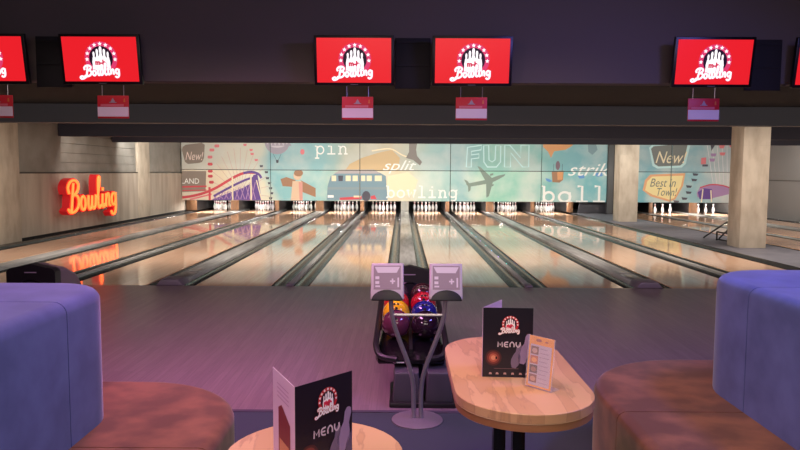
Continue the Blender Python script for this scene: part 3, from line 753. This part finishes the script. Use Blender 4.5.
def make_return(x, label):
    t = thing('ball_return', label, 'ball return', (x, 6.0, 0))
    make_hood(t)
    top = lambda Y: 0.39+(Y-5.5)*0.12
    mb = MB().use(M_blackg)
    mb.loft([sec(0.20, 0.29, top(5.99), -0.01), sec(0.215, 0.28, top(5.6), -0.4), sec(0.235, 0.26, top(5.2), -0.8), sec(0.25, 0.235, top(4.9), -1.1), sec(0.255, 0.232, top(4.75), -1.25), sec(0.235, 0.245, top(4.65)-0.01, -1.35), sec(0.17, 0.262, 0.29-0.005, -1.40)])
    mb.build('ball_tray', None, t)
    for sx in (-1, 1):
        pts = [(sx*0.245, -0.02, 0.50), (sx*0.246, -0.4, 0.48), (sx*0.249, -0.8, 0.43), (sx*0.253, -1.1, 0.385), (sx*0.252, -1.25, 0.35), (sx*0.215, -1.38, 0.31), (sx*0.10, -1.42, 0.295)]
        mb = MB().use(M_black); mb.tube(smooth_path(pts, 5), 0.022, 8)
        for q in (1, 3): p = pts[q]; mb.box(p[0]-0.012, p[0]+0.012, p[1]-0.05, p[1]+0.05, 0.27, p[2])
        mb.build('side_rail', None, t)
    mb = MB().use(M_black); mb.prism([(-1.25, top(4.75)-0.02), (-0.01, top(5.99)-0.02), (-0.01, top(5.99)+0.03), (-1.25, top(4.75)+0.025)], 'x', -0.012, 0.012); mb.build('divider', None, t)
    mb = MB().use(M_chrome); mb.tube([(-0.17, -1.392, 0.285), (-0.11, -1.398, 0.27), (-0.05, -1.40, 0.27)], 0.006, 6); mb.build('front_trim', None, t)
    for x0, x1 in ((-0.14, 0.07), (0.085, 0.29)):
        mb = MB().use(mat('pedestal_grey', (74, 69, 78), 0.4)); mb.prism([(x0+0.01, 0.0), (x1-0.005, 0.0), (x1-0.02, 0.233), (x0+0.025, 0.233)], 'y', -1.52, -1.10, 0.012)
        mb.build('pedestal', None, t)
    mb = MB().use(M_black); mb.box(-0.15, 0.31, -1.56, -1.08, 0.0, 0.035, 0.01); mb.build('pedestal_base', None, t)
    mb = MB().use(M_black); mb.box(-0.10, 0.10, -0.9, -0.02, 0.0, 0.285, 0.01); mb.build('support', None, t)
    return t
make_return(0.07, 'black ball return with coloured balls in the middle of the approach')
make_return(-3.36, 'black ball return hood peeking over the blue sofa at left')
bt = lambda Y: 0.39+(Y-5.5)*0.12+0.111
ball_specs = [(-0.0415, 5.78, (60, 40, 52), 'plum ball at back of the left row in ball return'), (0.1815, 5.76, (66, 30, 36), 'maroon ball at back of the right row in ball return'),
              (-0.0415, 5.53, (190, 34, 40), 'red ball behind the yellow one in the ball return'), (0.1815, 5.51, (176, 26, 46), 'crimson ball behind the dark blue one in ball return'),
              (-0.0415, 5.285, (238, 186, 30), 'yellow ball in the left row of the ball return'), (0.1815, 5.265, (36, 38, 120), 'dark blue ball in the right row of the ball return'),
              (-0.0415, 5.04, (96, 44, 66), 'dusty plum ball at front of left row in ball return'), (0.1815, 5.02, (40, 22, 36), 'blackish wine ball at front of right row in ball return')]
for x, y, c, lab in ball_specs:
    m = mat('ball_%d_%d_%d' % c, c, 0.12, coat=0.5)
    t = thing('bowling_ball', 'glossy ' + lab, 'bowling ball', (x, y, bt(y)), group='balls on the ball return')
    mb = MB(); bmesh.ops.create_uvsphere(mb.bm, u_segments=28, v_segments=16, radius=0.108)
    for f in mb.bm.faces: f.smooth = True
    mb.build('shell', m, t)
    for du, dv, r in ((-0.016, 0.02, 0.011), (0.016, 0.02, 0.011), (0.0, -0.03, 0.013)):
        d = Vector((du, -0.07, 0.075+dv)).normalized()
        MB().tube([d*0.100, d*0.1085], r, 8).build('finger_hole', M_blackm, t)

# scoring console with two monitors on bowed tubes
t = thing('scoring_console', 'silver tube stand carrying two small monitors before the ball return', 'scoring console', (0.105, 4.22, 0))
mb = MB().use(mat('base_grey', (120, 112, 120), 0.5, metal=0.3)); mb.lathe([(0.0, 0.0), (0.165, 0.0), (0.165, 0.008), (0.12, 0.018), (0.0, 0.02)], 0, 0, 0, 32); mb.build('base_plate', None, t)
for sx in (-1, 1):
    pts = [(sx*0.024, 0.0, 0.015), (sx*0.026, 0.0, 0.22), (sx*0.055, 0.0, 0.36), (sx*0.115, 0.0, 0.52), (sx*0.160, 0.0, 0.66), (sx*0.175, 0.005, 0.80)]
    MB().use(M_steel).tube(smooth_path(pts, 6), 0.0145, 12).build('bowed_tube', None, t)
MB().use(M_steel).tube([(-0.165, 0.0, 0.69), (0.165, 0.0, 0.69)], 0.009, 8).build('crossbar', None, t)
M_mon = mat('monitor_silver', (206, 194, 200), 0.4)
for sx in (-1, 1):
    fr3 = Matrix.Translation((sx*0.185 - 0.010, -0.01, 0.911)) @ Matrix.Rotation(math.radians(-12), 4, 'X') @ Matrix.Rotation(math.radians(sx*4), 4, 'Z')
    mo = MB().use(M_mon).prism([(-0.105, -0.115), (0.105, -0.115), (0.101, 0.11), (-0.101, 0.11)], 'y', -0.02, 0.03, 0.006).build('monitor', None, t)
    mo.matrix_local = fr3
    def ff(u, v, wv): return (u, -0.0205-wv, v)
    b = MB().use(mat('display_mauve', (120, 100, 112), 0.3, emit=(150, 116, 134), es=0.35)).flat([(-0.086, -0.055), (0.086, -0.055), (0.086, 0.095), (-0.086, 0.095)], ff, 0.0005)
    b.use(mat('display_light', (150, 130, 146), 0.3, emit=(206, 176, 196), es=0.6)); b.flat([(-0.06, 0.05), (0.06, 0.05), (0.08, 0.088), (-0.08, 0.088)], ff, 0.001)
    for x0, x1, z0, z1 in ((-0.075,-0.05,0.01,0.028),(-0.075,-0.05,-0.02,-0.003),(-0.075,-0.045,-0.04,-0.03),(0.065,0.075,-0.04,0.02),(0.018,0.05,-0.008,0.002),(0.029,0.039,-0.02,0.014)):
        b.flat([(x0,z0),(x1,z0),(x1,z1),(x0,z1)], ff, 0.001)
    for f in b.bm.faces:
        f.normal_update()
        if f.normal.y > 0: f.normal_flip()
    b.build('display', None, mo, recalc=False)
    arc = [(0.098*math.cos(PI*k/16), -0.125+0.068*math.sin(PI*k/16)) for k in range(17)]
    MB().use(M_black).prism(arc, 'y', -0.034, 0.02, 0.004).build('chin', None, mo)
    MB().use(M_steel).box(-0.03, 0.03, 0.03, 0.05, -0.08, 0.02, 0.004).build('bracket', None, mo)

# ================================================================== SEATING ISLANDS
M_blue = noisy(mat('velvet_blue', (72, 80, 112), 0.9, sheen=0.3), (66, 80, 134), (84, 98, 156), nscale=5, detail=3)
M_brown = noisy(mat('velvet_brown', (120, 66, 46), 0.85, sheen=0.25), (96, 54, 28), (132, 82, 50), scale=(1.3, 1.5, 1.3), nscale=4.0, detail=7, lo=0.42, hi=0.66)
def rounded(x0, x1, y0, y1, r00, r10, r11, r01, n=10):
    pts = []
    for cx, cy, r, a0 in ((x0+r00, y0+r00, r00, PI), (x1-r10, y0+r10, r10, 1.5*PI), (x1-r11, y1-r11, r11, 0), (x0+r01, y1-r01, r01, PI/2)):
        for k in range(n+1):
            a = a0+PI/2*k/n; pts.append((cx+r*math.cos(a), cy+r*math.sin(a)))
    return pts
def inset(pts, d):
    n = len(pts); out = []
    for i in range(n):
        p0, p1, p2 = Vector(pts[i-1]), Vector(pts[i]), Vector(pts[(i+1) % n])
        a, c = (p1-p0), (p2-p1)
        if a.length < 1e-7: a = c
        if c.length < 1e-7: c = a
        a.normalize(); c.normalize()
        na, nc = Vector((-a.y, a.x)), Vector((-c.y, c.x)); m = (na+nc)
        if m.length < 1e-6: m = na
        m.normalize(); k = d/max(0.5, m.dot(na)); out.append(tuple(p1+m*k))
    return out
def pad(mb, pts, z0, z1, r, lo=-99, hi=99):
    """upholstered block with soft top edges; lo / hi are the flat seam planes where two modules meet"""
    cl = lambda q: [(x, min(hi, max(lo, y))) for x, y in q]
    rings = [[(x, y, z0) for x, y in cl(pts)], [(x, y, z1-r) for x, y in cl(pts)]]
    for k in range(1, 6):
        a = PI/2*k/5; q = cl(inset(pts, r*(1-math.cos(a)))); rings.append([(x, y, z1-r+r*math.sin(a)) for x, y in q])
    mb.loft(rings); return mb
def island(name, label, bx, by, br, sx_, sy, sr, cuts):
    """bx, by: extent of the back block; sx_, sy: extent of the seat ring; cuts: seam positions, far to near"""
    t = thing(name, label, 'sofa', ((sx_[0]+sx_[1])/2, (sy[0]+sy[1])/2, 0))
    off = Vector(t.location); edges = [99]+list(cuts)+[-99]
    def mods(x, y, rad, z0, z1, r, m, nm):
        for hi, lo in zip(edges, edges[1:]):
            pts = rounded(x[0]-off.x, x[1]-off.x, y[0]-off.y, y[1]-off.y, 0.12, 0.12, rad, rad)
            pad(MB().use(m), pts, z0, z1, r, lo-off.y+0.003, hi-off.y-0.003).build(nm, None, t)
    mods(sx_, sy, sr, 0.03, 0.45, 0.05, M_brown, 'seat'); mods(bx, by, br, 0.44, 1.062, 0.055, M_blue, 'backrest')
    MB().use(M_black).box(sx_[0]+0.1-off.x, sx_[1]-0.1-off.x, sy[0]+0.1-off.y, sy[1]-0.5-off.y, 0.0, 0.05).build('plinth', None, t)
    return t
island('sofa_island', 'blue velvet sofa island with brown velvet seat at the left', (-2.35, -1.372), (0.7, 3.22), 0.27, (-2.95, -0.79), (0.3, 3.62), 0.60, (2.705, 1.70))
island('sofa_island', 'grey-blue velvet sofa island with brown velvet seat at the right', (1.655, 2.65), (1.1, 3.80), 0.40, (1.045, 3.30), (0.8, 4.12), 0.66, (3.165, 2.15))

# ================================================================== TABLES
M_oak = noisy(mat('oak_top', (200, 150, 108), 0.42), (206, 160, 120), (194, 147, 108), scale=(6, 1.0, 1), nscale=2.2, detail=8, lo=0.475, hi=0.525, c3=(182, 137, 103))
M_oakedge = noisy(mat('oak_edge', (164, 112, 76), 0.5), (150, 100, 66), (176, 124, 84), scale=(1, 1, 6), nscale=3)
def make_table():
    t = thing('cafe_table', 'x', 'table')
    def stadium(r, L, n=18):
        return [(r*math.cos(PI*k/n), L+r*math.sin(PI*k/n)) for k in range(n+1)] + [(-r*math.cos(PI*k/n), -L-r*math.sin(PI*k/n)) for k in range(n+1)]
    tp = MB().use(M_oak); st = stadium(0.27, 0.295)
    tp.loft([[(x, y, 0.716) for x, y in st], [(x, y, 0.748) for x, y in st]], cap=False)
    q = inset(st, 0.002); tp.face([tp.v((x, y, 0.75)) for x, y in q])
    A = [tp.v((x, y, 0.748)) for x, y in st]; B = [tp.v((x, y, 0.75)) for x, y in q]
    for k in range(len(st)): tp.face([A[k], A[(k+1) % len(st)], B[(k+1) % len(st)], B[k]])
    tp.face([tp.v((x, y, 0.716)) for x, y in st][::-1])
    bmesh.ops.remove_doubles(tp.bm, verts=tp.bm.verts[:], dist=1e-5)
    tp.build('tabletop', None, t)
    MB().use(mat('oak_line', (222, 182, 140), 0.5)).prism(inset(st, 0.0015), 'z', 0.712, 0.717).build('edge_band', None, t)
    MB().use(M_oakedge).prism(stadium(0.266, 0.295), 'z', 0.684, 0.713).build('underlayer', None, t)
    for x in (-0.05, 0.035):
        MB().use(M_blackg).box(x-0.026, x+0.026, -0.03, 0.03, 0.015, 0.684, 0.003).build('leg', None, t)
    MB().use(M_black).box(-0.2, 0.2, -0.33, 0.33, 0.0, 0.016, 0.004).build('base_plate', None, t)
    return t
tb = make_table(); tb.location = (0.48, 2.865, 0); tag(tb, 'oval oak table with menu and photo card stand, black legs', 'table', 'oak cafe tables')
t2 = copy_tree(tb); t2.location = (-0.262, 1.672, 0); tag(t2, 'oval oak table nearest the camera with one open menu', 'table', 'oak cafe tables')

# ================================================================== MENUS
M_menu = mat('menu_navy', (24, 20, 34), 0.35)
M_page = mat('menu_page', (214, 184, 206), 0.5)
def menu_print(fr):
    b = logo(lambda u, v, wv: fr(u+0.112, v+0.212, wv), False, 0.094)
    b.use(mat('menu_lettering', (206, 190, 204), 0.5))
    x = 0.064; y = 0.128; h = 0.021
    def st(pts, sm=False):
        pp = smooth_path([(a, c, 0) for a, c in pts], 4) if sm else [Vector((a, c, 0)) for a, c in pts]
        b.ribbon([(p.x, p.y) for p in pp], 0.0048, fr, 0.0012)
    st([(x,y),(x+.001,y+h),(x+.009,y+h*.35),(x+.017,y+h),(x+.018,y)])
    st([(x+.042,y+h),(x+.030,y+h*.9),(x+.026,y+h*.5),(x+.030,y+h*.1),(x+.042,y)], True); st([(x+.027,y+h*.5),(x+.040,y+h*.5)])
    st([(x+.050,y),(x+.050,y+h*.6),(x+.058,y+h),(x+.066,y+h*.6),(x+.066,y)], True)
    st([(x+.075,y+h),(x+.075,y+h*.4),(x+.083,y),(x+.091,y+h*.4),(x+.091,y+h)], True)
    # glowing ball picture, two grey pins, footer icons
    for r, c in ((0.034, (70, 30, 34)), (0.026, (120, 52, 48)), (0.018, (176, 88, 72)), (0.010, (214, 140, 110))):
        b.use(mat('print_ball_%d' % c[0], c, 0.45)).flat(oval(0.046, 0.082, r, r, 22), fr, 0.0008+(0.04-r)*0.01)
    b.use(M_blackm).flat(oval(0.058, 0.082, 0.004, 0.006, 10), fr, 0.0016)
    pr = [(0.010,0.0),(0.020,0.02),(0.024,0.042),(0.019,0.066),(0.011,0.086),(0.012,0.104),(0.013,0.116),(0.008,0.128),(0.0,0.131)]
    for cx, y0, k, c in ((0.130, 0.040, 0.80, (116, 100, 128)), (0.162, 0.058, 1.0, (150, 128, 166)), (0.193, 0.030, 0.95, (92, 80, 108))):
        a = math.radians(-14)
        pts = [(x, y) for x, y in pr] + [(-x, y) for x, y in pr[-2::-1]]
        pts = [(cx+(x*math.cos(a)-y*math.sin(a))*k, y0+(x*math.sin(a)+y*math.cos(a))*k) for x, y in pts]
        pts = [(min(0.205, q[0]), q[1]) for q in pts]
        b.use(mat('print_pin_%d' % c[0], c, 0.45)).flat(pts, fr, 0.0010)
    b.use(mat('print_rule', (120, 90, 96), 0.45)).flat([(0.05, 0.036), (0.15, 0.036), (0.15, 0.038), (0.05, 0.038)], fr, 0.0018)
    for x0 in (0.028, 0.056, 0.088, 0.120, 0.152, 0.178):
        b.use(mat('print_icon', (190, 150, 150), 0.45)).flat([(x0, 0.012), (x0+0.013, 0.012), (x0+0.010, 0.020), (x0+0.002, 0.020)], fr, 0.0018)
    return b
def make_menu(name, label, spine, end1, end2, h, back_pic):
    """a folded card standing open; end1 carries the front cover"""
    t = thing(name, label, 'menu', (spine[0], spine[1], 0.751))
    for nm, end, cover in (('front_cover', end1, True), ('back_leaf', end2, False)):
        d = Vector((end[0]-spine[0], end[1]-spine[1], 0)); d.normalize()
        n = Vector((d.y, -d.x, 0))
        if n.y > 0: n = -n
        W = 0.207
        def fr(u, v, wv, d=d, n=n): return tuple(d*u + Vector((0, 0, v)) + n*wv)
        mtx = Matrix(((d.x, n.x, 0, 0), (d.y, n.y, 0, 0), (0, 0, 1, 0), (0, 0, 0, 1)))
        o = MB().use(M_menu if cover else M_page).box(0.0015, W, -0.0015, 0.0, 0, h, mtx=mtx).build(nm, None, t)
        if cover:
            pb = menu_print(lambda u, v, wv: fr(u, v, wv+0.0004))
            flip = [f for f in pb.bm.faces if (f.normal_update() or f.normal.dot(n) < 0)]
            for f in flip: f.normal_flip()
            pb.build('cover_print', None, o, recalc=False)
        elif back_pic:
            pb = MB().use(mat('print_bordeaux', (120, 40, 48), 0.5)).flat([(0.04, 0.03), (0.15, 0.03), (0.15, 0.185), (0.12, 0.20), (0.04, 0.165)], lambda u, v, wv: fr(u, v, 0.0006))
            pb.use(mat('print_tan', (196, 132, 96), 0.5)).flat([(0.05, 0.04), (0.14, 0.04), (0.14, 0.10), (0.05, 0.10)], lambda u, v, wv: fr(u, v, 0.001))
            pb.use(mat('print_lilac_grey', (190, 150, 180), 0.5))
            for q in range(4): pb.flat([(0.05, 0.215+0.012*q), (0.16, 0.215+0.012*q), (0.16, 0.219+0.012*q), (0.05, 0.219+0.012*q)], lambda u, v, wv: fr(u, v, 0.001))
            for f in pb.bm.faces:
                f.normal_update()
                if f.normal.dot(n) < 0: f.normal_flip()
            pb.build('leaf_print', None, o, recalc=False)
    return t
make_menu('menu_card', 'black menu standing open on the table nearest the camera, spine towards camera', (-0.279, 1.715), (-0.140, 1.868), (-0.372, 1.900), 0.285, True)
make_menu('menu_card', 'black menu standing on the table beside the orange topped photo card', (0.337, 2.738), (0.544, 2.727), (0.440, 2.912), 0.292, False)

# ================================================================== PHOTO CARD STAND
p0, p1 = Vector((0.499, 2.621, 0)), Vector((0.577, 2.537, 0)); d = (p1-p0).normalized(); n = Vector((d.y, -d.x, 0)); n = -n if n.y > 0 else n
t = thing('card_stand', 'clear stand with orange topped price card and four food photos beside menu', 'card stand', (p0.x, p0.y, 0.751))
lean = math.radians(6)
def frs(u, v, wv):
    c = d*u + n*(wv*math.cos(lean) - v*math.sin(lean)) + Vector((0, 0, v*math.cos(lean) + wv*math.sin(lean))); return tuple(c)
def slab(mb, u0, u1, v0, v1, w0, w1):
    V = [mb.v(frs(u, v, ww)) for ww in (w0, w1) for u, v in ((u0, v0), (u1, v0), (u1, v1), (u0, v1))]
    for q in ((3,2,1,0),(4,5,6,7),(0,1,5,4),(1,2,6,5),(2,3,7,6),(3,0,4,7)): mb.face([V[i] for i in q])
M_acr = mat('clear_acrylic', (236, 236, 244), 0.05, trans=0.88)
mb = MB().use(M_acr); slab(mb, -0.004, 0.119, 0.004, 0.206, 0.0016, 0.0030); mb.build('front_sheet', None, t)
mb = MB().use(M_acr); slab(mb, -0.004, 0.119, 0.004, 0.206, -0.0034, -0.0020)
B = [tuple(d*u - n*wv + Vector((0, 0, z))) for z in (0.0, 0.003) for u, wv in ((-0.004, 0.0), (0.119, 0.0), (0.119, 0.055), (-0.004, 0.055))]
V = [mb.v(q) for q in B]
for q in ((3,2,1,0),(4,5,6,7),(0,1,5,4),(1,2,6,5),(2,3,7,6),(3,0,4,7)): mb.face([V[i] for i in q])
mb.build('back_sheet', None, t)
card = MB().use(mat('card_orange', (226, 146, 0), 0.5)); slab(card, 0.0, 0.115, 0.005, 0.205, -0.0012, 0.0006); co = card.build('card', None, t)
pr = MB(); lay = lambda u, v, wv: frs(u, v, 0.0008+wv)
pr.use(mat('card_paper', (184, 166, 186), 0.5)).flat([(0.008, 0.012), (0.107, 0.012), (0.107, 0.172), (0.008, 0.172)], lay)
for q, (c1, c2) in enumerate((((120, 60, 50), (196, 140, 110)), ((70, 30, 34), (150, 90, 70)), ((176, 90, 40), (226, 150, 70)), ((110, 70, 60), (190, 150, 140)))):
    z = 0.022+0.037*q
    pr.use(mat('food_dark_%d' % q, c1, 0.5)).flat([(0.011, z), (0.047, z), (0.047, z+0.032), (0.011, z+0.032)], lay, 0.0002)
    pr.use(mat('food_light_%d' % q, c2, 0.5)).flat(oval(0.029, z+0.015, 0.013, 0.010, 12), lay, 0.0004)
pr.use(mat('card_text', (160, 136, 160), 0.5))
for q in range(9): pr.flat([(0.053, 0.024+0.0165*q), (0.10-0.006*(q % 3), 0.024+0.0165*q), (0.10-0.006*(q % 3), 0.028+0.0165*q), (0.053, 0.028+0.0165*q)], lay, 0.0002)
pr.use(mat('card_mark', (150, 60, 30), 0.5)); pr.flat(oval(0.045, 0.190, 0.014, 0.006, 12), lay, 0.0002); pr.flat(oval(0.082, 0.188, 0.008, 0.003, 10), lay, 0.0002)
for f in pr.bm.faces:
    f.normal_update()
    if f.normal.dot(n) < 0: f.normal_flip()
pr.build('card_print', None, co, recalc=False)

# ================================================================== black folded stand leaning by the near pillar
t = thing('floor_stand', 'black folding metal stand on the walkway beside the near pillar', 'stand', (7.40, 15.6, 0.02))
mb = MB().use(M_black); mb.tube([(0.0, 0.78, 0.02), (0.10, -0.08, 0.44), (0.19, -0.5, 0.62)], 0.02, 8); mb.build('long_leg', None, t)
mb = MB().use(M_black); mb.tube([(0.30, 0.60, 0.02), (0.26, 0.0, 0.33), (0.20, -0.48, 0.58)], 0.02, 8); mb.build('long_leg', None, t)
mb = MB().use(M_black); mb.tube([(0.0, 0.10, 0.02), (0.0, 0.10, 0.22), (0.02, -0.40, 0.22), (0.02, -0.40, 0.02)], 0.02, 8); mb.build('foot_frame', None, t)
mb = MB().use(M_black); mb.tube([(0.0, 0.10, 0.05), (0.02, -0.40, 0.05)], 0.016, 8); mb.build('crossbar', None, t)
